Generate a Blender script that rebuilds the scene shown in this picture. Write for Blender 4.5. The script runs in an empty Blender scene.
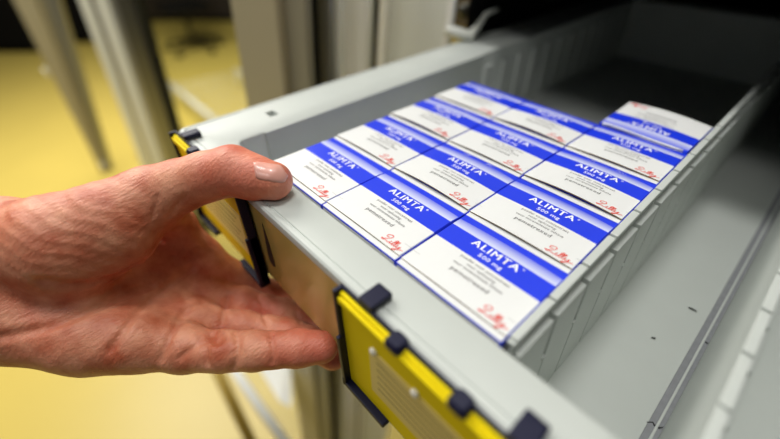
import bpy, bmesh, math, random
import numpy as np
from mathutils import Vector, Matrix

# ------------------------------------------------------------------ camera / world / light
sc = bpy.context.scene
COL = sc.collection
MM = 0.001
# camera orientation solved from the carton grid (rows: image right, image down, forward)
CR = np.array([[0.6767136325955918, 0.7361976438566327, -0.008466914386064506],
               [0.46475768935712924, -0.4360684691543999, -0.7706131197901837],
               [-0.5710157175093349, 0.517549340052985, -0.637246993690844]])
CC = np.array([179.43, -73.61, 109.20])
FPX = 394.4
cam = bpy.data.cameras.new('camera')
camo = bpy.data.objects.new('camera', cam); COL.objects.link(camo)
camo.matrix_world = Matrix(((CR[0][0], -CR[1][0], -CR[2][0], CC[0]*MM),
                            (CR[0][1], -CR[1][1], -CR[2][1], CC[1]*MM),
                            (CR[0][2], -CR[1][2], -CR[2][2], CC[2]*MM), (0, 0, 0, 1)))
cam.sensor_width = 36; cam.sensor_fit = 'HORIZONTAL'
cam.lens = FPX/780*36
cam.clip_start = 0.005; cam.clip_end = 50
cam.dof.use_dof = True
cam.dof.focus_distance = 0.180
cam.dof.aperture_fstop = 3.0
sc.camera = camo

w = bpy.data.worlds.new('room_light'); sc.world = w; w.use_nodes = True
w.node_tree.nodes['Background'].inputs[0].default_value = (0.93, 0.97, 1.0, 1)
w.node_tree.nodes['Background'].inputs[1].default_value = 0.05
def area(name, loc, target, size, power, color=(1, 1, 1), sy=None):
    l = bpy.data.lights.new(name, 'AREA'); l.size = size; l.energy = power; l.color = color
    if sy: l.shape = 'RECTANGLE'; l.size_y = sy
    o = bpy.data.objects.new(name, l); COL.objects.link(o); o.location = loc
    o.rotation_euler = (Vector(target)-Vector(loc)).to_track_quat('-Z', 'Y').to_euler()
    return o
area('ceiling_and_fill_lamp', (-0.62, -0.42, 1.15), (-0.1, 0.1, -0.1), 0.5, 4.0, (1.0, 0.985, 0.95), 0.35)  # added fill that lifts the cabinet fronts
area('ceiling_and_fill_lamp', (0.35, -0.75, 1.35), (0.0, 0.0, 0), 0.5, 3.4, (1.0, 0.985, 0.95), 0.3)  # added front fill for the hand and upright faces
area('ceiling_and_fill_lamp', (-0.02, 0.08, 1.35), (0.0, 0.05, 0), 0.35, 7.4, (1.0, 0.985, 0.95), 0.25)
area('ceiling_and_fill_lamp', (-2.7, 0.1, 1.7), (-2.6, 0.3, 0), 2.1, 132, (1.0, 0.97, 0.9))  # added to brighten the yellow floor at the left
vs = sc.view_settings
vs.view_transform = 'Standard'; vs.look = 'None'; vs.gamma = 1; vs.use_curve_mapping = False
vs.exposure = 0.13

def at(px, py, t):
    "world point (mm) seen at photo pixel px,py at depth t mm"
    c = np.array([(px-390)/FPX, (py-219.5)/FPX, 1.0])
    return CC + t*(CR.T @ c)

# ------------------------------------------------------------------ materials
def srgb(r, g, b):
    f = lambda c: (c/255/12.92) if c <= 10 else ((c/255+0.055)/1.055)**2.4
    return (f(r), f(g), f(b), 1)
def mat(name, col, rough=0.5, metal=0.0, noise=0.0, nscale=50, bump=0.0, spec=0.5, sss=0.0, trans=0.0, alpha=None, coat=0):
    m = bpy.data.materials.new(name); m.use_nodes = True
    nt = m.node_tree; b = nt.nodes['Principled BSDF']
    b.inputs['Base Color'].default_value = col
    b.inputs['Roughness'].default_value = rough; b.inputs['Metallic'].default_value = metal
    b.inputs['Specular IOR Level'].default_value = spec
    b.inputs['Transmission Weight'].default_value = trans
    b.inputs['Coat Weight'].default_value = coat
    if noise or bump:
        tc = nt.nodes.new('ShaderNodeTexCoord'); n = nt.nodes.new('ShaderNodeTexNoise')
        n.inputs['Scale'].default_value = nscale; n.inputs['Detail'].default_value = 5
        nt.links.new(tc.outputs['Object'], n.inputs['Vector'])
        if noise:
            mx = nt.nodes.new('ShaderNodeMix'); mx.data_type = 'RGBA'
            mx.inputs[6].default_value = col
            mx.inputs[7].default_value = tuple(c*(1-noise) for c in col[:3])+(1,)
            nt.links.new(n.outputs['Fac'], mx.inputs[0]); nt.links.new(mx.outputs[2], b.inputs['Base Color'])
        if bump:
            bp = nt.nodes.new('ShaderNodeBump'); bp.inputs['Strength'].default_value = bump
            bp.inputs['Distance'].default_value = 0.0003
            nt.links.new(n.outputs['Fac'], bp.inputs['Height']); nt.links.new(bp.outputs['Normal'], b.inputs['Normal'])
    return m
M = {}
M['tray'] = mat('grey_plastic', srgb(198, 203, 198), 0.42, noise=0.05, nscale=60, bump=0.05)
M['traydark'] = mat('tray_rib_plastic', srgb(196, 200, 196), 0.5)
M['reflect_tint'] = mat('reflected_yellow_strip', srgb(200, 182, 104), 0.12, 0.1)  # yellow of the reflected floor is put into the base colour
M['navy'] = mat('navy_plastic', srgb(13, 15, 48), 0.45, noise=0.1, nscale=200, spec=.3)
M['yellow'] = mat('yellow_card', srgb(234, 210, 0), 0.6, spec=.15)
M['insert'] = mat('beige_label', srgb(205, 186, 118), 0.35)
M['print'] = mat('grey_print', srgb(98, 96, 96), 0.7)
M['line'] = mat('hairline_print', srgb(178, 178, 176), 0.7)
M['white'] = mat('white_carton', srgb(230, 231, 230), 0.45, noise=0.02, nscale=300)
M['blue'] = mat('blue_carton', srgb(24, 56, 226), 0.38)
M['whitep'] = mat('white_print', srgb(248, 248, 250), 0.5)
M['tan'] = mat('raw_cardboard', srgb(136, 114, 78), 0.9)
M['red'] = mat('red_script', srgb(226, 62, 48), 0.5)
M['rivet'] = mat('white_rivet', srgb(240, 238, 228), 0.3)
M['floor'] = mat('yellow_vinyl', srgb(232, 206, 104), 0.35, noise=0.12, nscale=3)
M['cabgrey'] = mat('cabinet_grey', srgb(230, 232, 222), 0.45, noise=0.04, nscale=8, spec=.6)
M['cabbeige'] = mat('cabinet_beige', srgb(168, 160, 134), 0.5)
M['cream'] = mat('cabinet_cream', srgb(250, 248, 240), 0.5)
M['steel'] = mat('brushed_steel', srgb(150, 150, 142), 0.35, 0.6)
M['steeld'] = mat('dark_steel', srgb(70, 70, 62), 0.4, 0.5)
M['black'] = mat('black_paint_and_shade', srgb(14, 14, 14), 0.8, spec=0.1)
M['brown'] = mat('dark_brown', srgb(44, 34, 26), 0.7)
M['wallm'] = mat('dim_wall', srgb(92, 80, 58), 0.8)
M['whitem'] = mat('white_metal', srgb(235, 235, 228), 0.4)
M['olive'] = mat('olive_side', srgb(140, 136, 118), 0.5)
def glass():
    m = bpy.data.materials.new('clear_glass'); m.use_nodes = True; nt = m.node_tree
    b = nt.nodes['Principled BSDF']
    b.inputs['Base Color'].default_value = (0.86, 0.88, 0.82, 1); b.inputs['Roughness'].default_value = 0.03
    b.inputs['Transmission Weight'].default_value = 1.0; b.inputs['IOR'].default_value = 1.05
    return m
M['glass'] = glass()
def gradient():
    m = bpy.data.materials.new('fading_blue_strip'); m.use_nodes = True; nt = m.node_tree
    b = nt.nodes['Principled BSDF']; b.inputs['Roughness'].default_value = 0.4
    tc = nt.nodes.new('ShaderNodeTexCoord'); sp = nt.nodes.new('ShaderNodeSeparateXYZ')
    mr = nt.nodes.new('ShaderNodeMapRange'); mr.inputs[1].default_value = 0.0335; mr.inputs[2].default_value = 0.0415
    cr = nt.nodes.new('ShaderNodeValToRGB')
    cr.color_ramp.elements[0].color = srgb(206, 211, 242); cr.color_ramp.elements[0].position = 0.15
    cr.color_ramp.elements[1].color = srgb(24, 56, 226); cr.color_ramp.elements[1].position = 1
    nt.links.new(tc.outputs['Object'], sp.inputs[0]); nt.links.new(sp.outputs['Y'], mr.inputs[0])
    nt.links.new(mr.outputs[0], cr.inputs[0]); nt.links.new(cr.outputs[0], b.inputs['Base Color'])
    return m
M['grad'] = gradient()

# ------------------------------------------------------------------ mesh helpers (mm in, metres out)
class MB:
    def __init__(s): s.v = []; s.f = []; s.m = []; s.sm = []
    def quadmesh(s, vs_, fs, mi=0, smooth=False):
        n = len(s.v); s.v += [tuple(float(c) for c in p) for p in vs_]
        for f in fs: s.f.append(tuple(i+n for i in f)); s.m.append(mi); s.sm.append(smooth)
    def box(s, x0, x1, y0, y1, z0, z1, mi=0):
        s.quadmesh([(x0,y0,z0),(x1,y0,z0),(x1,y1,z0),(x0,y1,z0),(x0,y0,z1),(x1,y0,z1),(x1,y1,z1),(x0,y1,z1)],
                   [(0,3,2,1),(4,5,6,7),(0,1,5,4),(1,2,6,5),(2,3,7,6),(3,0,4,7)], mi)
    def hexa(s, p, mi=0):
        s.quadmesh(p, [(0,3,2,1),(4,5,6,7),(0,1,5,4),(1,2,6,5),(2,3,7,6),(3,0,4,7)], mi)
    def loft(s, loops, mi=0, smooth=False, cap0=True, cap1=True):
        n = len(loops[0]); vs_ = [p for l in loops for p in l]; fs = []
        for k in range(len(loops)-1):
            for i in range(n):
                j = (i+1) % n; fs.append((k*n+i, k*n+j, (k+1)*n+j, (k+1)*n+i))
        if cap0: fs.append(tuple(range(n-1, -1, -1)))
        if cap1: fs.append(tuple((len(loops)-1)*n+i for i in range(n)))
        s.quadmesh(vs_, fs, mi, smooth)
    def tube(s, pts, r, mi=0, n=12, smooth=True):
        P = [np.array(p, float) for p in pts]
        R_ = r if hasattr(r, '__len__') else [r]*len(P)
        loops = []; up = None
        for i, p in enumerate(P):
            d = P[min(i+1, len(P)-1)]-P[max(i-1, 0)]; d = d/np.linalg.norm(d)
            if up is None: up = np.array([0, 0, 1.0]) if abs(d[2]) < .9 else np.array([1.0, 0, 0])
            a = np.cross(d, up); a /= np.linalg.norm(a); b = np.cross(a, d); up = b
            loops.append([p+R_[i]*(math.cos(2*math.pi*k/n)*a+math.sin(2*math.pi*k/n)*b) for k in range(n)])
        s.loft(loops, mi, smooth)
    def build(s, name, mats, parent=None, bevel=0, seg=2):
        me = bpy.data.meshes.new(name); me.from_pydata([tuple(c*MM for c in p) for p in s.v], [], s.f)
        for m in (mats if isinstance(mats, (list, tuple)) else [mats]): me.materials.append(m)
        for p, mi, sm in zip(me.polygons, s.m, s.sm): p.material_index = mi; p.use_smooth = sm
        bm = bmesh.new(); bm.from_mesh(me); bmesh.ops.recalc_face_normals(bm, faces=bm.faces); bm.to_mesh(me); bm.free()
        me.update()
        o = bpy.data.objects.new(name, me); COL.objects.link(o)
        if parent is not None: o.parent = parent
        if bevel:
            b = o.modifiers.new('bevel', 'BEVEL'); b.width = bevel*MM; b.segments = seg; b.limit_method = 'ANGLE'; b.angle_limit = math.radians(40)
            b.harden_normals = False
        return o
def tag(o, label=None, cat=None, group=None, kind=None):
    if label: o['label'] = label
    if cat: o['category'] = cat
    if group: o['group'] = group
    if kind: o['kind'] = kind
    return o
def empty(name, loc=(0, 0, 0), rz=0):
    o = bpy.data.objects.new(name, None); COL.objects.link(o); o.location = [c*MM for c in loc]; o.rotation_euler = (0, 0, rz)
    o.empty_display_size = 0.01
    return o
def into(o, root):
    o.parent = root; o.matrix_parent_inverse = Matrix.Translation(-Vector(root.location)); return o
def children(o): return [c for c in bpy.data.objects if c.parent == o]
def copy_tree(o, parent=None):
    c = o.copy(); COL.objects.link(c); c.parent = parent
    for ch in children(o): copy_tree(ch, c)
    return c
def rrect(x0, x1, y0, y1, r, z, n=6):
    pts = []
    for cx, cy, a0 in ((x1-r, y1-r, 0), (x0+r, y1-r, 90), (x0+r, y0+r, 180), (x1-r, y0+r, 270)):
        for k in range(n+1):
            a = math.radians(a0+90*k/n); pts.append((cx+r*math.cos(a), cy+r*math.sin(a), z))
    return pts

# ------------------------------------------------------------------ the room
ZF = -1300
b = MB(); b.box(-7500, 1500, -2500, 4500, ZF-20, ZF); tag(b.build('floor', M['floor']), kind='structure')
b = MB(); b.box(-7560, -7500, -2500, 4500, ZF, 1700); tag(b.build('wall_left', M['wallm']), kind='structure')
b = MB(); b.box(-7500, 1500, 4500, 4560, ZF, 1700); tag(b.build('wall_back', M['wallm']), kind='structure')

UPV = -(CR.T @ np.array([(345-390)/FPX, (700-219.5)/FPX, 1.0])); UPV /= np.linalg.norm(UPV)
def hit(px, py, **k):
    d = CR.T @ np.array([(px-390)/FPX, (py-219.5)/FPX, 1.0])
    i = {'x': 0, 'y': 1, 'z': 2}[list(k)[0]]
    return CC + (list(k.values())[0]-CC[i])/d[i]*d
def upright(mb, pxl, pxr, row, y, thick, mi=0, ztop=420, zbot=ZF+2, taper=None):
    "a tall upright board whose front face stands in plane y"
    a = hit(pxl, row, y=y); c = hit(pxr, row, y=y); B = []; T = []
    for z, L in ((zbot, B), (ztop, T)):
        for q, dy in ((a, 0), (c, 0), (c, thick), (a, thick)):
            p = q + UPV*(z-q[2])/UPV[2]; L.append(p+np.array([0, dy, 0]))
    mb.hexa(B+T, mi)
# the neighbouring cabinet with its panels and stiles
nc = empty('tall_cabinet', tuple(hit(400, 40, y=250)*np.array([1, 1, 0])+np.array([0, 0, ZF+2])))
tag(nc, 'tall pale grey cabinet front standing directly behind the drawer rim', 'cabinet')
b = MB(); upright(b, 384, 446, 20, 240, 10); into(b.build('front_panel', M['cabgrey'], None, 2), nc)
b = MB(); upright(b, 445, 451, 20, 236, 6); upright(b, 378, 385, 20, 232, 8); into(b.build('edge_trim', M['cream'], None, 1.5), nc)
b = MB(); upright(b, 371, 378, 20, 232, 8); into(b.build('dark_strip', M['steeld']), nc)  # narrow dark steel board beside the stile
b = MB(); upright(b, 364, 371, 20, 228, 8); into(b.build('inner_stile', M['cabgrey'], None, 1.5), nc)
b = MB(); upright(b, 342, 365, 20, 200, 10); into(b.build('beige_stile', M['cream'], None, 3), nc)
pc = empty('steel_post', tuple(hit(328, 40, y=168)*np.array([1, 1, 0])+np.array([0, 0, ZF+2])))
tag(pc, 'grey green metal post between the dark gap and the cream cabinet stile', 'post')
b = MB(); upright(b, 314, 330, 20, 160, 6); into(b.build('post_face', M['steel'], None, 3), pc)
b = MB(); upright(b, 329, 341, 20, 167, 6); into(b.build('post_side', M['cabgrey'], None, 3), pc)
b = MB(); upright(b, 306, 315, 20, 158, 8); into(b.build('gap_shade', M['black']), pc)  # black board painted as the shade in the gap
dd = empty('sliding_door', tuple(hit(270, 40, y=130)*np.array([1, 1, 0])+np.array([0, 0, ZF+2])))
tag(dd, 'blurred beige and grey door edge rising left of the drawer corner', 'door')
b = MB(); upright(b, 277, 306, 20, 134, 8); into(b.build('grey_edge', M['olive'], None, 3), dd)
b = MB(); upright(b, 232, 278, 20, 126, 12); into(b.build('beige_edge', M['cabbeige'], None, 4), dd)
# glazed door further left
gd = empty('glass_door', tuple(hit(150, 80, y=200)*np.array([1, 1, 0])+np.array([0, 0, ZF+2])))
tag(gd, 'blurred glazed door with a pale frame post and dark rubber edge, second upright from left', 'door')
b = MB(); upright(b, 82, 92, 10, 196, 40); upright(b, 98, 110, 10, 194, 40); into(b.build('frame_post', M['cabgrey'], None, 3), gd)
b = MB(); upright(b, 92, 98, 10, 198, 36); upright(b, 110, 118, 10, 198, 36); into(b.build('frame_groove', M['steel'], None, 3), gd)
b = MB(); upright(b, 118, 134, 10, 200, 36); into(b.build('rubber_edge', M['steeld'], None, 3), gd)
b = MB(); upright(b, 133, 233, 10, 214, 6); into(b.build('glass_pane', M['glass']), gd)
base_ = hit(106, 172, z=ZF+2)
fd = empty('folding_screen', tuple(base_))
tag(fd, 'blurred pale grey tapering panel at the upper left, standing on the yellow floor', 'panel')
tB = float((CR @ (base_-CC))[2])
tT = tB
for _ in range(400):
    s_ = _*5.0; c_ = CR @ (base_+UPV*s_-CC)
    if 219.5+FPX*c_[1]/c_[2] < -25: tT = float(c_[2]); break
XD = np.array([0.15, 1.0, 0]); XD /= np.linalg.norm(XD)
def taperpanel(mb, x0, x1, xb0, xb1, th, dt=0):
    P = [at(xb0, 172, tB+dt), at(xb1, 172, tB+dt)]; T = [at(x0, -25, tT+dt), at(x1, -25, tT+dt)]
    bk = CR.T @ np.array([0, 0, 1.0])*th
    mb.hexa([P[0], P[1], P[1]+bk, P[0]+bk, T[0], T[1], T[1]+bk, T[0]+bk])
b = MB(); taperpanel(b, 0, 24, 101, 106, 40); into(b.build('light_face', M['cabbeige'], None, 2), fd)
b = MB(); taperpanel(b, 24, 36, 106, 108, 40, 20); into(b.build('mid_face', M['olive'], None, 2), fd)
b = MB(); taperpanel(b, 36, 50, 108, 111, 40, 30); into(b.build('grey_face', M['steel'], None, 2), fd)  # third strip of the panel, in steel grey
for q in ((46, 72), (72, 112), (103, 166)):
    c = at(q[0], q[1], tT+(tB-tT)*(q[1]+25)/197-15); b = MB(); b.box(c[0]-9, c[0]+9, c[1]-9, c[1]+9, c[2]-22, c[2]+22)
    into(b.build('hinge', M['whitem'], None, 3), fd)
# dark furniture far behind
def cabinet_far(px0, px1, row, depth, h, m, name, label, cat):
    a = hit(px0, row, z=ZF+1); c = hit(px1, row, z=ZF+1); dirv = (c-a); L = np.linalg.norm(dirv); dirv /= L
    nrm = np.array([-dirv[1], dirv[0], 0]); 
    if nrm @ (a-CC) < 0: nrm = -nrm
    r = empty(name, tuple((a+c)/2)); tag(r, label, cat)
    def bx(s0, s1, d0, d1, z0, z1, nme, mm):
        g = MB(); P = []
        for z in (z0, z1):
            for s, d in ((s0, d0), (s1, d0), (s1, d1), (s0, d1)):
                p = a+dirv*s+nrm*d; P.append((p[0], p[1], ZF+1+z))
        g.hexa(P); into(g.build(nme, mm, None, 4), r)
    bx(0, L, 20, depth, 60, h, 'body', m)
    bx(30, L-30, 60, depth, 0, 60, 'plinth', M['black'])
    n = max(1, int(L/500))
    for i in range(n): bx(L/n*i+8, L/n*(i+1)-8, 0, 20, 80, h-20, 'cupboard_front', m)
    return r
cabinet_far(-90, 40, 54, 350, 900, M['black'], 'low_cupboard', 'dark cupboard at the top left corner beyond the yellow floor', 'cupboard')
cabinet_far(58, 122, 44, 350, 900, M['black'], 'low_cupboard', 'dark cupboard seen between the two leaning uprights at the top left', 'cupboard')
cabinet_far(140, 262, 22, 400, 900, M['brown'], 'low_cupboard', 'dark brown cupboard seen through the glass at the top', 'cupboard')
# castor chair behind the glass
p0 = hit(196, 50, z=ZF+1)
ch = empty('office_chair', tuple(p0)); tag(ch, 'black swivel chair on castors seen through the glass', 'chair')
def tb(name, pts, r, m, parent): g = MB(); g.tube([np.array(p)+p0 for p in pts], r, n=10); into(g.build(name, m), parent)
for k in range(5):
    a = 2*math.pi*k/5+.3; ca, sa = math.cos(a), math.sin(a)
    tb('base_leg', [(0, 0, 120), (160*ca, 160*sa, 105), (300*ca, 300*sa, 85)], [26, 20, 15], M['black'], ch)
    tb('castor', [(300*ca-22*sa, 300*sa+22*ca, 32), (300*ca+22*sa, 300*sa-22*ca, 32)], 32, M['black'], ch)
tb('column', [(0, 0, 100), (0, 0, 430)], 26, M['steeld'], ch)
g = MB(); g.loft([rrect(p0[0]-240, p0[0]+240, p0[1]-240, p0[1]+240, 90, p0[2]+z) for z in (430, 500)]); into(g.build('seat', M['black'], None, 20), ch)
g = MB(); g.loft([rrect(p0[0]-250, p0[0]-190, p0[1]-210, p0[1]+210, 25, p0[2]+z) for z in (560, 980)]); into(g.build('backrest', M['black'], None, 15), ch)
# white wire rack through the glass
rk = empty('wire_rack', tuple(hit(190, 100, z=ZF+1))); tag(rk, 'low white wire rack on the yellow floor behind the glass', 'rack')
A = hit(171, 84, z=ZF+160); B_ = hit(216, 121, z=ZF+160); X = hit(236, 70, z=ZF+160)-A
for q, r_ in (((A, B_), 22), ((A+X, B_+X), 18)):
    g = MB(); g.tube(q, r_); into(g.build('rail', M['whitem']), rk)
for k in range(9):
    t = (k+.5)/9; g = MB(); g.tube([A+(B_-A)*t, A+(B_-A)*t+X], 4, n=8); into(g.build('wire', M['whitem']), rk)
for q in (A, B_, A+X, B_+X):
    g = MB(); g.tube([q, (q[0], q[1], ZF+1)], 12, n=8); into(g.build('leg', M['whitem']), rk)
# white stand below the hand
st = empty('white_stand', tuple(hit(262, 430, z=ZF+1))); tag(st, 'white metal stand leaning under the little finger', 'stand')
g = MB(); g.tube([at(222, 352, 760), at(262, 410, 740), at(300, 462, 720)], [9, 9, 9]); into(g.build('strut', M['whitem']), st)
g = MB(); a = [at(244, 345, 980), at(290, 345, 980), at(291, 407, 800), at(280, 402, 800)]
g.quadmesh([*a, *[p+np.array([-14, 10, 0]) for p in a]], [(0, 1, 2, 3), (7, 6, 5, 4), (0, 4, 5, 1), (1, 5, 6, 2), (2, 6, 7, 3), (3, 7, 4, 0)])
into(g.build('side_plate', M['whitem']), st)
ps = empty('shadow_pole', tuple(hit(235, 430, z=ZF+1))); 
g = MB(); g.tube([at(205, 345, 820), at(256, 452, 800)], 11); o = g.build('pole', mat('shadow_tan', srgb(176, 146, 60), .6));  # brown shadow stripe modelled as a tan tube
bpy.data.objects.remove(ps); o.name = 'shadow_pole'; tag(o, 'thin tan pole standing in for a shadow stripe, left of the white stand below the hand', 'pole')
# carcass the drawer slides into
cc = empty('drawer_cabinet', (130, 450, ZF+2)); tag(cc, 'inside, with shade painted black, of the cabinet the drawer slides into', 'cabinet')
b = MB(); b.box(-73.5, -71.5, 258, 900, -300, 1000); b.box(334, 337, 242, 900, -300, 1000); b.box(-73.5, 337, 900, 904, -300, 420); b.box(-75, 334, 256, 900, 70, 73)
b.box(-75, 334, 250, 900, -80, -77); into(b.build('carcass', M['black']), cc)  # shade inside the cabinet is put into the black colour
b = MB(); b.box(-71, 337, 242, 258, 74, 1000); b.box(-70, 330, 256, 860, 78, 200); into(b.build('unseen_light_block', M['cabgrey'], None, 2), cc)  # unseen front added above the view to keep the inside dark
b = MB(); b.box(-70, 332, 238, 256, ZF+80, -80); into(b.build('lower_front', M['cabgrey'], None, 2), cc)
b = MB(); b.box(-60, 322, 260, 880, ZF+2, ZF+80); into(b.build('plinth', M['black'], None), cc)
rl = empty('drawer_runner', (-72, 240, 8)); tag(rl, 'pale metal runner bracket with a curled tip beside the cream cabinet edge', 'runner')
g = MB(); g.tube([at(446, 29, 372), at(458, 33, 372), at(470, 36, 372), at(478, 26, 374), at(486, 14, 378), at(498, 9, 384)], [5, 5, 5, 3, 2.4, 2]); into(g.build('hook', M['cabgrey']), rl)
g = MB(); g.tube([at(462, 12, 400), at(560, -8, 460)], 7); into(g.build('dark_arm', M['steeld']), rl)


# ------------------------------------------------------------------ the storage drawer
dr = empty('storage_drawer', (130, 270, -72))
tag(dr, 'large pale grey plastic drawer pulled out of the cabinet, filled with blue and white cartons', 'drawer')
def ring(ix, iy0, ix1, iy1, r, z): return rrect(ix, ix1, iy0, iy1, r, z)
def grow(base, d, r, z):
    return rrect(base[0]-d, base[1]+d, base[2]-d, base[3]+d, r, z)
INN = (-31, 291, -1.3, 555)
OUT = (-70, 330, -22, 578)
b = MB()
loops = [grow(INN, -1.4, 5, -70), grow(INN, -.7, 5, -68.8), grow(INN, 0, 5, -2), grow(INN, .4, 5.4, -.8), grow(INN, 1.6, 6.6, 0),
         grow(OUT, -4.2, 3, 0), grow(OUT, -3.9, 3, -.55), grow(OUT, -3.3, 3.2, -.55), grow(OUT, -2.8, 3.6, .15), grow(OUT, -1.2, 4, .1), grow(OUT, -.3, 4.6, -.7), grow(OUT, 0, 5, -2), grow(OUT, 0, 5, -4.2),
         grow(OUT, -2, 4, -4.4), grow((-35, 295, -5, 559), 0, 6, -5), grow((-33, 293, -3, 557), 0, 6, -71.5), grow((-33, 293, -3, 557), -3, 6, -72.5)]
b.loft(loops)
tray = b.build('tray', M['tray'])
for p in tray.data.polygons: p.use_smooth = len(p.vertices) == 4
try: tray.data.set_sharp_from_angle(angle=math.radians(35))
except Exception: pass
cb = MB(); cb.box(-54, -46, 29, 35, -3.4, 3); cut = cb.build('slot_cutter', M['tray'])
bo = tray.modifiers.new('slot', 'BOOLEAN'); bo.object = cut; bo.operation = 'DIFFERENCE'; bo.solver = 'EXACT'
bpy.context.view_layer.update()
dg = bpy.context.evaluated_depsgraph_get()
nm = bpy.data.meshes.new_from_object(tray.evaluated_get(dg)); tray.modifiers.clear(); tray.data = nm
bpy.data.objects.remove(cut)
into(tray, dr)
b = MB()
for k in range(12):
    y = 236+26*k
    b.box(-31.5, -28.8, y, y+9, -62, -12)
into(b.build('wall_rib', M['traydark'], None, 0.6), dr)
b = MB(); b.box(-31.3, -29.6, 16, 228, -69, -.45); into(b.build('wall_liner', M['tray'], None, 0.5), dr)
b = MB(); b.box(-60, 320, -21.6, -19.8, -57, -4.3)
into(b.build('front_strip', M['reflect_tint'], None, 0.3), dr)
dr.children[-1]['label'] = 'shiny strip, coloured yellow for the reflected floor, along the drawer front'
b = MB(); pts = [(31.2, -12), (32.6, -24), (33.2, -36), (32.4, -41), (29.8, -42.5), (27.4, -40.5), (27.2, -35), (29.2, -24)]
b.loft([[(x, -21.9, z) for x, z in pts], [(x, -21.5, z) for x, z in pts]]); into(b.build('drop_mark', M['brown']), dr)  # flat dark brown drop shape on the strip face

# ------------------------------------------------------------------ dividers
def divider(x, y0, y1, label, grp):
    root = empty('drawer_divider', (x+3, (y0+y1)/2, -70))
    tag(root, label, 'divider', grp)
    core = MB()
    # top rail in 22.5 mm segments with small notches, sitting on a drafted core wall
    core.hexa([(x+.5, y0, -70), (x+3.2, y0, -70), (x+3.2, y1, -70), (x+.5, y1, -70), (x, y0, -2), (x+1.0, y0, -2), (x+1.0, y1, -2), (x, y1, -2)])
    into(core.build('core_wall', M['tray'], None), root)
    rail = MB(); rail.box(x-1.2, x+1.7, y0, y1, -3.2, -1.4)
    slats = MB()
    P = 24.0; k = 0; y = y0+1
    while y < y1-4:
        ye = min(y+P-2.8, y1)
        rail.box(x-1.3, x+1.9, y+.3, ye+1.5, -1.5, 0)
        # slat: tall panel standing proud of the core, top ledge 6 mm below the rail
        slats.hexa([(x+2.9, y, -70), (x+7.1, y, -70), (x+7.1, ye, -70), (x+2.9, ye, -70),
                    (x+.6, y, -6.5), (x+4.2, y, -6.5), (x+4.2, ye, -6.5), (x+.6, ye, -6.5)])
        # lower half of each gap is closed apart from a hairline groove
        if ye < y1-3:
            slats.hexa([(x+2.9, ye+.45, -70), (x+6.8, ye+.45, -70), (x+6.8, ye+2.4, -70), (x+2.9, ye+2.4, -70),
                        (x+1.4, ye+.45, -31), (x+5.1, ye+.45, -31), (x+5.1, ye+2.4, -31), (x+1.4, ye+2.4, -31)])
            slats.box(x+4.0, x+5.8, ye+.2, ye+2.6, -31, -29.6)
        y += P; k += 1
    into(rail.build('top_rail', M['tray'], None, 0.35), root)
    into(slats.build('slat_panel', M['tray'], None, 0.25), root)
    return root
divider(151.8, 2.5, 554, 'pale grey slotted plastic divider standing right beside the blue and white cartons', None)
divider(203.5, 2.5, 554, 'blurred pale grey plastic divider at the lower right, farthest from the cartons', None)
b = MB()
b.box(198.5, 205.5, 6, 550, -70.2, -69.4)
o = into(b.build('floor_groove', mat('worn_grey_track', srgb(150, 152, 156), .5, noise=.35, nscale=300), None, 0.2), dr); o['label'] = 'darker worn track along the drawer floor'
b = MB(); b.box(201.2, 202.2, 6, 550, -69.8, -69.0); into(b.build('floor_ridge', M['tray'], None, 0.2), dr)
SC = mat('black_scuff', srgb(40, 40, 42), .8)
random.seed(9)
for x, y, L in ((202, 122, 5), (206, 128, 4), (199, 60, 4), (203, 52, 3), (190, 140, 2), (182, 106, 1.6)):
    b = MB(); pts = [(x+random.uniform(-1, 1)+k*.9, y+random.uniform(-.8, .8)+k*.3, -69.3) for k in range(int(L)+2)]
    ribbon3 = [(p[0], p[1]+random.uniform(.2, .7)*sg, p[2]) for p in pts for sg in (1, -1)]
    b.quadmesh(ribbon3, [(2*i, 2*i+1, 2*i+3, 2*i+2) for i in range(len(pts)-1)]); into(b.build('scuff_mark', SC), dr)

# ------------------------------------------------------------------ cartons
def text_mesh(body, size, x, y, mb, mi, shear=0.0, bold=0.0, z=0.0, align='CENTER', sx=1.0, sp=1.0):
    cu = bpy.data.curves.new('t', 'FONT'); cu.body = body; cu.size = size; cu.align_x = align; cu.shear = shear; cu.offset = bold; cu.space_character = sp
    cu.resolution_u = 2
    o = bpy.data.objects.new('t', cu); COL.objects.link(o); bpy.context.view_layer.update()
    me = bpy.data.meshes.new_from_object(o.evaluated_get(bpy.context.evaluated_depsgraph_get()))
    mb.quadmesh([(v.co.x*sx+x, v.co.y+y, z) for v in me.vertices], [tuple(p.vertices) for p in me.polygons], mi)
    bpy.data.objects.remove(o); bpy.data.curves.remove(cu); bpy.data.meshes.remove(me)
def catmull(P, n=6):
    P = [np.array(p, float) for p in P]; P = [2*P[0]-P[1]]+P+[2*P[-1]-P[-2]]; out = []
    for i in range(1, len(P)-2):
        for k in range(n):
            t = k/n
            out.append(.5*((2*P[i])+(-P[i-1]+P[i+1])*t+(2*P[i-1]-5*P[i]+4*P[i+1]-P[i+2])*t*t+(-P[i-1]+3*P[i]-3*P[i+1]+P[i+2])*t**3))
    out.append(P[-2]); return out
def ribbon(mb, pts, wd, mi, z):
    vs_ = []; fs = []
    for i, p in enumerate(pts):
        d = pts[min(i+1, len(pts)-1)]-pts[max(i-1, 0)]; d = d/(np.linalg.norm(d)+1e-9); n = np.array([-d[1], d[0]])*wd/2
        vs_ += [(p[0]+n[0], p[1]+n[1], z), (p[0]-n[0], p[1]-n[1], z)]
        if i: fs.append((2*i-2, 2*i-1, 2*i+1, 2*i))
    mb.quadmesh(vs_, fs, mi)
W_, H_, D_ = 49.6, 43.0, 69.0
PR = MB()
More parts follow.
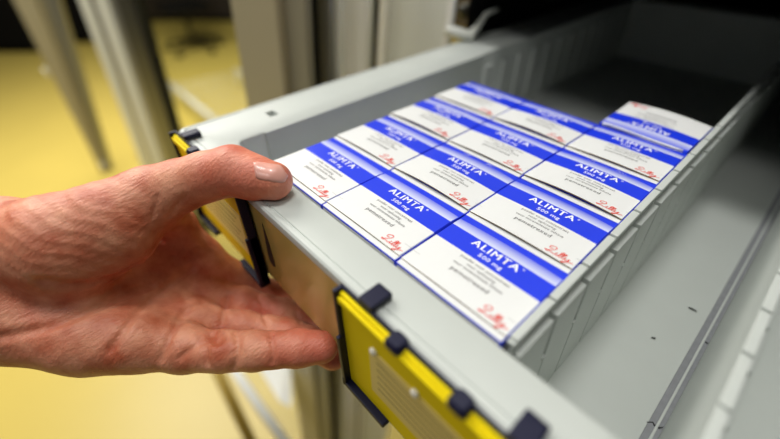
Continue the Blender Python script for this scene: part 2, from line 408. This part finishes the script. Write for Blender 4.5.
for dx in (-.14, 0, .14):
    text_mesh('ALIMTA', 5.5, 24.7+dx, 29.2, PR, 0, sx=1.04, sp=1.14)
text_mesh('\u00ae', 1.7, 36.9, 31.6, PR, 0)
text_mesh('500 mg', 3.1, 25.4, 25.4, PR, 0, bold=.025, sx=1.12, sp=1.08)
text_mesh('poeder voor concentraat', 2.1, 26.8, 20.5, PR, 1, bold=.02, sp=1.05)
text_mesh('voor oplossing', 2.1, 26.8, 18.2, PR, 1, bold=.02, sp=1.05)
text_mesh('voor intraveneuze infusie', 2.1, 26.8, 15.9, PR, 1, bold=.02, sp=1.05)
text_mesh('pemetrexed', 3.1, 25.8, 12.2, PR, 1, bold=.03, sx=1.1, sp=1.05)
PR.quadmesh([(.4, 9.2, 0), (49.2, 9.2, 0), (49.2, 9.4, 0), (.4, 9.4, 0)], [(0, 1, 2, 3)], 3)
PR.quadmesh([(11, 42.0, .05), (19, 42.0, .05), (18.4, 42.7, .05), (11.6, 42.7, .05)], [(0, 1, 2, 3)], 0)
PR.quadmesh([(30, 42.0, .05), (38, 42.0, .05), (37.4, 42.7, .05), (30.6, 42.7, .05)], [(0, 1, 2, 3)], 0)
Ls = [(1.9, 3.3), (.9, 3.0), (.7, 4.2), (2.2, 5.2), (3.0, 4.2), (2.0, 2.2), (.9, .9), (0, .7), (.5, .1), (2.0, .7), (3.3, .4), (4.0, 1.4), (4.2, 2.3), (4.0, .9), (4.6, .5),
      (5.9, 3.0), (6.1, 4.3), (5.5, 3.9), (5.2, 1.4), (5.6, .5), (6.9, 3.0), (7.1, 4.2), (6.5, 3.8), (6.2, 1.3), (6.7, .5), (7.6, 2.3), (7.3, 1.0), (8.0, .7), (8.9, 2.3),
      (8.5, .2), (7.6, -1.4), (7.0, -1.2), (8.4, 0), (10.6, 1.4)]
ribbon(PR, catmull([(36.6+p[0]*1.1, 4.2+p[1]*.9) for p in Ls]), .4, 2, 0)
ribbon(PR, catmull([(42.2, 7.2), (42.6, 7.5)], 2), .5, 2, 0)

def lid_z(u, v, bow, lift):
    s = math.sin(math.pi*max(0, min(1, u/W_)))
    z = bow*s*(.35+.65*(1-v/H_))
    z += lift*max(0, 1-v/20)
    if v > 34: z -= 1.3*((v-34)/(H_-34))**1.6
    return z
def make_carton(bow, lift):
    root = empty('medicine_carton')
    bd = MB(); bd.box(0, W_, 0, H_, D_-6, D_-1.45, 0); bd.box(.6, W_-.6, -.03, .3, D_-9, D_-2.3, 1); bd.box(.02, W_-.02, .02, H_-.02, 0, D_-6, 1)
    bd.build('carton_body', [M['blue'], M['white']], root, 0.3)
    fl = MB(); fl.box(.3, W_-.3, .25, 4.0, D_-4, D_-1.15)
    fl.build('front_flap', M['white'], root, 0.3)
    ld = MB()
    us = [i*W_/14 for i in range(15)]; vcuts = [2.7, 6, 10, 14, 18, 23.2, 28, 33.8, 35, 36.5, 38, 39.5, 41, 42.2, H_]
    mi = lambda v0: 0 if v0 < 23 else (1 if v0 < 33.5 else 2)
    n = len(us)
    vt = [(min(max(u, .35), W_-.4), v, D_-.9+lid_z(u, v, bow, lift)) for v in vcuts for u in us]
    for j in range(len(vcuts)-1):
        q = [vt[j*n+i] for i in range(n)]+[vt[(j+1)*n+i] for i in range(n)]
        ld.quadmesh(q, [(i, i+1, n+i+1, n+i) for i in range(n-1)], mi(vcuts[j]), True)
    # thickness: raw cardboard edge at the near side, blue at the others
    th = .55
    for i in range(n-1):
        a, c = vt[i], vt[i+1]; ld.quadmesh([a, c, (c[0], c[1], c[2]-th), (a[0], a[1], a[2]-th)], [(0, 1, 2, 3)], 3)
    for i in (0, n-1):
        for j in range(len(vcuts)-1):
            a, c = vt[j*n+i], vt[(j+1)*n+i]; ld.quadmesh([a, c, (c[0], c[1], D_-1.7), (a[0], a[1], D_-1.7)], [(0, 1, 2, 3)], 0 if vcuts[j] < 23 else 1)
    k = (len(vcuts)-1)*n
    for i in range(n-1):
        a, c = vt[k+i], vt[k+i+1]; ld.quadmesh([a, c, (c[0], c[1], D_-2.4), (a[0], a[1], D_-2.4)], [(0, 1, 2, 3)], 1)
    ld.build('lid', [M['white'], M['blue'], M['grad'], M['tan']], root)
    pm = MB(); pm.f = list(PR.f); pm.m = list(PR.m); pm.sm = list(PR.sm)
    pm.v = [(p[0], p[1], D_-.9+.07+lid_z(p[0], p[1], bow, lift)+p[2]) for p in PR.v]
    pr_ = pm.build('printed_text', [M['whitep'], M['print'], M['red'], M['line']], root)
    return root
protos = [make_carton(.35, .3), make_carton(.9, .45), make_carton(1.5, .7)]
names = ['front row', 'second row', 'third row', 'fourth row']
cols = ['beside the thumb', 'between two others', 'against the divider']
cols2 = ['along the drawer wall', 'between two others', 'against the divider']
random.seed(4)
used = set()
for j in range(4):
    for i in range(3):
        k = 0 if j == 0 else (1 if (i+j) % 2 else 2)
        o = protos[k] if k not in used else copy_tree(protos[k])
        used.add(k)
        o.location = ((i*50+.2+random.uniform(-.1, .1))*MM, (j*43.45+.3+random.uniform(0, .1) + (.6 if j == 0 else 0))*MM, -70*MM+random.uniform(0, .25)*MM)
        o.rotation_euler = (0, 0, random.uniform(-.003, .003))
        lab = 'medicine carton in the %s from the drawer front, %s' % (names[j], cols2[i])
        if j == 0: lab = 'medicine carton in the row touching the drawer front, %s' % cols[i]
        tag(o, lab, 'carton', 'medicine cartons packed in the drawer')
o = copy_tree(protos[2])
o.rotation_euler = (math.radians(-1.1), math.radians(-.6), math.pi-.02)
o.location = (149.3*MM, 218.6*MM, -68.9*MM)
b = MB(); us_ = [2+i*45.5/12 for i in range(13)]
prof = [(43.2, 67.2), (44.0, 67.9), (44.3, 68.7), (43.8, 69.2), (43.3, 69.0)]
for (v0, z0), (v1, z1) in zip(prof, prof[1:]):
    b.quadmesh([(u, v0, z0) for u in us_]+[(u, v1+.5*math.sin(u*.13), z1) for u in us_], [(i, i+1, 14+i, 13+i) for i in range(12)], 0, True)
fl_ = b.build('loose_flap', M['white'], o); sol = fl_.modifiers.new('thick', 'SOLIDIFY'); sol.thickness = .0004
tag(o, 'loose blue and white medicine carton turned upside down behind the fourth row', 'carton', 'medicine cartons packed in the drawer')

# ------------------------------------------------------------------ label holders
def make_holder():
    root = empty('label_holder')      # origin: top centre of the holder, on the drawer's front edge
    f = MB()
    f.box(-44, 44, -1.6, -.4, -61, 1.2)                                 # back plate
    f.box(-44, -42.2, -5.2, -.4, -61, 1.2); f.box(42.2, 44, -5.2, -.4, -61, 1.2)
    f.box(-44, -42.0, -6.6, -.4, -62.5, -26); f.box(42.0, 44, -6.6, -.4, -62.5, -26)
    f.box(-44, -17, -6.6, -.4, -63, -60.2); f.box(17, 44, -6.6, -.4, -63, -60.2); f.box(-20, 20, -3, -.4, -62, -60.4)
    f.box(-44, -43+.4, -6.9, -.4, -62.5, -57); 
    f.build('frame', M['navy'], root, 0.5)
    for s in (-1, 1):
        c = MB(); c.box(s*30-3.6, s*30+3.6, -1.5, 8.2, 1.0, 3.6); c.box(s*30-3.6, s*30+3.6, 6.6, 8.4, .2, 3.6)
        c.build('clip', M['navy'], root, 0.7)
        kmb = MB(); kmb.loft([rrect(s*13-3.6, s*13+3.6, -5.6, .6, 2, -1.6), rrect(s*13-3.6, s*13+3.6, -5.8, .8, 2, 0.4), rrect(s*13-2.6, s*13+2.6, -4.8, .4, 1.5, 2.2)], smooth=False)
        kmb.build('knob', M['navy'], root, 0.4)
    c = MB(); c.box(-42.2, 42.2, -3.4, -1.6, -60.2, -.2)
    c.box(-41.5, 41.5, -5.0, -3.4, -4.2, -1.0)
    c.build('yellow_card', M['yellow'], root, 0.5)
    c = MB()
    c.box(-26, 36, -3.9, -3.4, -46, -16, 0)
    for k in range(5):
        c.box(-22, 30-4*(k % 2), -4.0, -3.9, -21.5-4.6*k, -20.7-4.6*k, 1)
    c.build('paper_insert', [M['insert'], mat('faded_print', srgb(150, 136, 96), .7)], root)
    for x in (-23.6, -3):
        c = MB(); c.loft([[(x+r*math.cos(a*math.pi/6), y, -16+r*math.sin(a*math.pi/6)) for a in range(12)] for y, r in ((-3.3, 1.7), (-4.3, 1.7), (-4.9, 1.0))], smooth=True)
        c.build('rivet', M['rivet'], root)
    return root
h1 = make_holder(); h1.location = (-23*MM, -22.0*MM, 0)
tag(h1, 'yellow and navy label holder clipped on the drawer front, partly behind the thumb', 'label holder', 'label holders on the drawer front')
h2 = copy_tree(h1); h2.location = (141*MM, -22.2*MM, 0)
tag(h2, 'yellow and navy label holder on the drawer front, right of the fingertips', 'label holder', 'label holders on the drawer front')

# ------------------------------------------------------------------ the hand (one continuous surface grown from a distance field)
def cap(P, a, b_, ra, rb):
    ab = b_-a; t = np.clip(((P-a) @ ab)/(ab @ ab), 0, 1)
    return np.linalg.norm(P-(a+t[..., None]*ab), axis=-1)-(ra+(rb-ra)*t)
def smin(a, b_, k):
    h = np.maximum(k-np.abs(a-b_), 0)/k
    return np.minimum(a, b_)-h*h*k*.25
def smax(a, b_, k): return -smin(-a, -b_, k)
def chain(P, J, k=2.5):
    d = None
    for (a, b_) in zip(J, J[1:]):
        c = cap(P, a[0], b_[0], a[1], b_[1]); d = c if d is None else smin(d, c, k)
    return d
def jt(L): return [(at(x, y, t), r) for x, y, t, r in L]
THUMB = jt([(150, 198, 187, 13.4), (180, 186, 186, 12.0), (206, 177, 185, 11.2), (233, 171, 184, 11.3), (252, 177, 183, 10.0), (273, 181, 181.5, 9.0)])
INDEX = jt([(203, 262, 228, 11), (250, 285, 243, 9.5), (290, 302, 250, 8.6), (325, 319, 250, 8)])
MIDDLE = jt([(203, 292, 224, 11), (228, 300, 226, 9.0), (243, 303, 226, 9.4), (262, 308, 228, 8.5), (283, 314, 229, 9.0), (300, 320, 230, 8.3), (330, 335, 228, 8)])
RING = jt([(196, 322, 208, 11), (226, 326, 210, 8.8), (244, 328, 211, 9.3), (268, 331, 212, 8.3), (290, 335, 212, 8.8), (310, 342, 211, 8.2), (333, 355, 208, 7.8)])
LITTLE = jt([(186, 348, 188, 11), (208, 351, 186, 9.4), (222, 351, 185, 9.7), (236, 351, 184.5, 8.9), (255, 350.5, 184.5, 9.3), (273, 350, 185, 8.4), (298, 348, 186, 8.9), (322, 347, 187, 7.7)])
PALM = [(jt([(-160, 240, 190, 24), (-50, 250, 184, 24), (0, 246, 184, 21)]), 10),
        (jt([(-160, 320, 178, 25), (-50, 308, 176, 23), (0, 305, 180, 23)]), 10),
        (jt([(-5, 246, 184, 20), (70, 250, 196, 17), (203, 262, 229, 10)]), 10),
        (jt([(0, 270, 186, 20), (203, 292, 225, 11.5)]), 10),
        (jt([(0, 290, 184, 20), (196, 322, 209, 11.5)]), 8),
        (jt([(0, 312, 180, 20), (100, 336, 186, 15), (186, 348, 189, 11.3)]), 8),
        (jt([(15, 326, 178, 14), (80, 339, 180, 13), (130, 341, 183, 12.5)]), 9),
        (jt([(10, 246, 178, 20), (60, 241, 174, 20), (110, 221, 180, 17.5), (150, 198, 187, 13.5)]), 9),
        (jt([(70, 262, 178, 13), (120, 240, 184, 12)]), 14),
        (jt([(150, 203, 192, 10), (180, 222, 214, 7), (200, 252, 228, 9)]), 12)]
def hand_sdf(P, creases=()):
    d = None
    for J, k in PALM:
        c = chain(P, J, 6); d = c if d is None else smin(d, c, k)
    d = smin(d, chain(P, THUMB, 4), 7)
    f = chain(P, LITTLE, 2)
    for J in (RING, MIDDLE, INDEX): f = smin(f, chain(P, J, 2), .8)
    d = smin(d, f, 4.5)
    if creases:
        # shallow fan of skin folds over the ball of the thumb and the heel of the hand
        q = P-at(95, 235, 178)
        e1 = CR.T @ np.array([.80, .55, .2]); e2 = CR.T @ np.array([-.55, .80, 0])
        a_ = q @ e1; b2 = q @ e2
        env = np.exp(-((a_/34)**2+(b2/26)**2))
        d = d+env*(.52*np.abs(np.sin(b2*.62+1.3*np.sin(a_*.09)+.5*np.sin(a_*.31)))**.6-.28+.16*np.abs(np.sin(b2*1.35+a_*.33+np.sin(a_*.2)))**.6)
        q = P-at(90, 338, 178)
        e1 = CR.T @ np.array([.80, -.60, .1]); e2 = CR.T @ np.array([.6, .8, 0])
        a_ = q @ e1; b2 = q @ e2
        env = np.exp(-((a_/40)**2+(b2/45)**2))
        d = d+env*(.26*np.abs(np.sin(b2*.33+.8*np.sin(a_*.11)))**.5-.16)
    for pts, r, dep in creases:
        c = None
        for a, b_ in zip(pts, pts[1:]):
            q = cap(P, a, b_, r, r); c = q if c is None else np.minimum(c, q)
        d = smax(d, -c, dep)
    return d
def surf(px, py, t0=130, t1=300, fn=hand_sdf):
    "first point of the skin along the view ray through a photo pixel"
    dr_ = CR.T @ np.array([(px-390)/FPX, (py-219.5)/FPX, 1.0]); n = np.linalg.norm(dr_); dr_ = dr_/n; s = t0*n
    for _ in range(120):
        p = CC+s*dr_; d = float(fn(p[None])[0])
        if d < .02: return p
        s += max(d*.7, .02)
        if s > t1*n: break
    return None
CREASE_PX = [
    ([(236, 332), (238, 345), (237, 358), (233, 369)], 1.0, 2.0), ([(271, 334), (273, 350), (272, 363)], .8, 1.8), ([(200, 338), (206, 350), (206, 364)], 1.0, 2.0),
    ([(262, 310), (264, 318), (268, 326)], .8, 1.6), ([(258, 297), (262, 304)], .8, 1.6), ([(296, 313), (300, 322)], .7, 1.5),
    ([(228, 298), (224, 312), (222, 322)], 1.2, 2.2),
    # long palm lines
    ([(192, 268), (172, 282), (152, 297), (132, 318), (110, 350)], 1.1, 2.4),
    ([(202, 302), (186, 310), (172, 332), (160, 360)], 1.1, 2.4),
    ([(212, 338), (196, 345), (180, 358)], 1.0, 2.0), ([(211, 333), (217, 338)], 3.0, 3.0),
    ([(150, 285), (114, 298), (84, 313), (50, 327), (0, 338)], 1.4, 2.8),
    ([(150, 258), (120, 275), (92, 285), (64, 287), (42, 283)], 2.0, 3.0),
    ([(186, 196), (178, 204), (170, 216)], .6, 1.6), ([(158, 196), (156, 206), (152, 218)], .6, 1.4),
]
CR_ = []
for pts, r, dep in CREASE_PX:
    q = []
    for (x0, y0), (x1, y1) in zip(pts, pts[1:]):
        for k in range(4):
            p = surf(x0+(x1-x0)*k/4, y0+(y1-y0)*k/4)
            if p is not None: q.append(p)
    p = surf(*pts[-1])
    if p is not None: q.append(p)
    q = [a for a in q]
    # split where the line jumps to another surface
    seg = [q[0]] if q else []
    for a in q[1:]:
        if np.linalg.norm(a-seg[-1]) > 9:
            if len(seg) > 1: CR_.append((seg, r, dep))
            seg = [a]
        else: seg.append(a)
    if len(seg) > 1: CR_.append((seg, r, dep))

def grow_hand(step):
    allp = np.array([j[0] for J, _ in PALM for j in J]+[j[0] for J in (THUMB, INDEX, MIDDLE, RING, LITTLE) for j in J])
    lo = allp.min(0)-28; hi = allp.max(0)+14
    lo[1] = max(lo[1], -190)
    n = ((hi-lo)/step).astype(int)+1
    xs = [lo[i]+step*np.arange(n[i]) for i in range(3)]
    # coarse field first, then refine only near the skin
    cs = 4; cn = [len(x[::cs]) for x in xs]
    G = np.stack(np.meshgrid(*[x[::cs] for x in xs], indexing='ij'), -1)
    cf = hand_sdf(G.reshape(-1, 3)).reshape(cn)
    F = np.repeat(np.repeat(np.repeat(cf, cs, 0), cs, 1), cs, 2)[:n[0], :n[1], :n[2]]
    near = np.abs(F) < cs*step*1.8+1.5
    idx = np.argwhere(near); P = lo+idx*step
    F[near] = hand_sdf(P, CR_)
    # cut the forearm flat beyond the left edge of the view
    s = F < 0
    # surface nets
    c = s[:-1, :-1, :-1].astype(int)
    cnt = sum(s[i:n[0]-1+i, j:n[1]-1+j, k:n[2]-1+k].astype(int) for i in (0, 1) for j in (0, 1) for k in (0, 1))
    act = (cnt > 0) & (cnt < 8)
    ids = -np.ones(act.shape, int); A = np.argwhere(act); ids[act] = np.arange(len(A))
    acc = np.zeros((len(A), 3)); num = np.zeros(len(A))
    cor = [(i, j, k) for i in (0, 1) for j in (0, 1) for k in (0, 1)]
    fv = {q: F[A[:, 0]+q[0], A[:, 1]+q[1], A[:, 2]+q[2]] for q in cor}
    for q in cor:
        for ax in range(3):
            if q[ax] == 0:
                r = list(q); r[ax] = 1; r = tuple(r)
                a, b2 = fv[q], fv[r]; m = (a < 0) != (b2 < 0)
                t = np.where(m, a/np.where(m, a-b2, 1), 0)
                p = np.tile(np.array(q, float), (len(A), 1)); p[:, ax] = t
                acc[m] += p[m]; num[m] += 1
    V = lo+(A+acc/num[:, None])*step
    Fc = []
    for ax in range(3):
        o1, o2 = [(1, 2), (2, 0), (0, 1)][ax]
        sl = [slice(1, None)]*3
        sa = [slice(0, n[i]) for i in range(3)]; sb = list(sa); sa[ax] = slice(0, n[ax]-1); sb[ax] = slice(1, n[ax])
        ch_ = s[tuple(sa)] != s[tuple(sb)]
        E_ = np.argwhere(ch_); ok = (E_[:, o1] > 0) & (E_[:, o2] > 0) & (E_[:, o1] < n[o1]-1) & (E_[:, o2] < n[o2]-1); E_ = E_[ok]
        def g(d1, d2):
            q = E_.copy(); q[:, o1] -= d1; q[:, o2] -= d2; return ids[q[:, 0], q[:, 1], q[:, 2]]
        Q = np.stack([g(1, 1), g(0, 1), g(0, 0), g(1, 0)], 1)
        flip = ~s[tuple(E_.T)]
        Q[flip] = Q[flip][:, ::-1]
        Fc.append(Q)
    Fc = np.concatenate(Fc); Fc = Fc[(Fc >= 0).all(1)]
    return V, Fc
V, Fc = grow_hand(0.85)
me = bpy.data.meshes.new('hand'); me.from_pydata([tuple(p) for p in (V*MM).tolist()], [], Fc.tolist())
for p in me.polygons: p.use_smooth = True
me.update()
hand = bpy.data.objects.new('hand', me); COL.objects.link(hand)
tag(hand, 'bare left hand pulling the drawer, thumb on the rim and fingers curled underneath', 'hand')
smo = hand.modifiers.new('smooth', 'SMOOTH'); smo.factor = .5; smo.iterations = 2
def skin():
    m = bpy.data.materials.new('skin'); m.use_nodes = True; nt = m.node_tree; L = nt.links
    b = nt.nodes['Principled BSDF']; b.inputs['Roughness'].default_value = .46
    b.inputs['Subsurface Weight'].default_value = .15; b.inputs['Subsurface Radius'].default_value = (1, .35, .2); b.inputs['Subsurface Scale'].default_value = .003
    tc = nt.nodes.new('ShaderNodeTexCoord')
    def noise(scale, det=4, sc3=None):
        n = nt.nodes.new('ShaderNodeTexNoise'); n.inputs['Scale'].default_value = scale; n.inputs['Detail'].default_value = det
        if sc3:
            mp = nt.nodes.new('ShaderNodeMapping'); mp.inputs['Scale'].default_value = sc3[0]; mp.inputs['Rotation'].default_value = sc3[1]
            L.new(tc.outputs['Object'], mp.inputs[0]); L.new(mp.outputs[0], n.inputs['Vector'])
        else: L.new(tc.outputs['Object'], n.inputs['Vector'])
        return n
    n1 = noise(75); cr = nt.nodes.new('ShaderNodeValToRGB')
    cr.color_ramp.elements[0].position = .33; cr.color_ramp.elements[0].color = srgb(194, 102, 70)
    cr.color_ramp.elements[1].position = .68; cr.color_ramp.elements[1].color = srgb(236, 164, 130)
    L.new(n1.outputs['Fac'], cr.inputs[0])
    # ruddier finger ends: mask by distance to the tips
    fac = None
    for q, rad in ((THUMB[-2][0], .030), (LITTLE[-1][0], .034), (RING[-1][0], .03), (MIDDLE[3][0], .02)):
        vm = nt.nodes.new('ShaderNodeVectorMath'); vm.operation = 'DISTANCE'; vm.inputs[1].default_value = tuple(q*MM)
        L.new(tc.outputs['Object'], vm.inputs[0])
        mr = nt.nodes.new('ShaderNodeMapRange'); mr.inputs[1].default_value = rad; mr.inputs[2].default_value = rad*.25; L.new(vm.outputs['Value'], mr.inputs[0])
        if fac is None: fac = mr.outputs[0]
        else:
            mm = nt.nodes.new('ShaderNodeMath'); mm.operation = 'MAXIMUM'; L.new(fac, mm.inputs[0]); L.new(mr.outputs[0], mm.inputs[1]); fac = mm.outputs[0]
    mul = nt.nodes.new('ShaderNodeMath'); mul.operation = 'MULTIPLY'; mul.inputs[1].default_value = .6; L.new(fac, mul.inputs[0])
    mx = nt.nodes.new('ShaderNodeMix'); mx.data_type = 'RGBA'; mx.inputs[7].default_value = srgb(226, 118, 98)
    L.new(mul.outputs[0], mx.inputs[0]); L.new(cr.outputs[0], mx.inputs[6]); L.new(mx.outputs[2], b.inputs['Base Color'])
    n2 = noise(1, 3, ((900, 260, 420), (0, .4, .9))); n3 = noise(1400, 2)
    ad = nt.nodes.new('ShaderNodeMath'); ad.operation = 'MULTIPLY_ADD'; ad.inputs[1].default_value = .35; L.new(n3.outputs['Fac'], ad.inputs[0]); L.new(n2.outputs['Fac'], ad.inputs[2])
    bp = nt.nodes.new('ShaderNodeBump'); bp.inputs['Strength'].default_value = .75; bp.inputs['Distance'].default_value = .0006
    L.new(ad.outputs[0], bp.inputs['Height']); L.new(bp.outputs['Normal'], b.inputs['Normal'])
    return m
SK = skin(); me.materials.append(SK)
# thumbnail: a thin curved plate laid on the upper side of the thumb tip
nb = MB(); NU, NV = 12, 8; grid = []
c0, c1 = (254.5, 172.0), (286.5, 176.5)
for i in range(NU+1):
    for j in range(NV+1):
        u = i/NU; v = j/NV*2-1
        hw = 9.3*math.sqrt(max(0.02, 1-max(0, (u-.72)/.28)**2.4*.95-max(0, (.18-u)/.18)**2*.35))
        px = c0[0]+(c1[0]-c0[0])*u+v*1.5; py = c0[1]+(c1[1]-c0[1])*u+v*hw-1.8
        p = surf(px, py)
        grid.append(p)
if all(g is not None for g in grid):
    G = np.array(grid); 
    def nrm_(p):
        e = .3; return np.array([float(hand_sdf((p+np.eye(3)[a]*e)[None])[0]-hand_sdf((p-np.eye(3)[a]*e)[None])[0]) for a in range(3)])
    Nn = np.array([nrm_(p) for p in G]); Nn /= np.linalg.norm(Nn, axis=1)[:, None]
    off = np.array([.55-.5*abs((k % (NV+1))/NV*2-1)**4 for k in range(len(G))])
    top = G+Nn*off[:, None]; bot = G-Nn*.5; n_ = NV+1; m_ = len(G)
    fs = [(i*n_+j, (i+1)*n_+j, (i+1)*n_+j+1, i*n_+j+1) for i in range(NU) for j in range(NV)]
    fs2 = [tuple(m_+q for q in f[::-1]) for f in fs]
    bd = [i*n_ for i in range(NU+1)]+[NU*n_+j for j in range(1, n_)]+[i*n_+NV for i in range(NU-1, -1, -1)]+[j for j in range(NV-1, 0, -1)]
    fs3 = [(bd[k], bd[(k+1) % len(bd)], bd[(k+1) % len(bd)]+m_, bd[k]+m_) for k in range(len(bd))]
    nb.quadmesh(list(top)+list(bot), fs+fs2+fs3, 0, True)
    nail = nb.build('thumbnail', mat('nail', srgb(232, 168, 152), .3, coat=.15), hand)
    nail['label'] = 'pale shiny thumbnail'
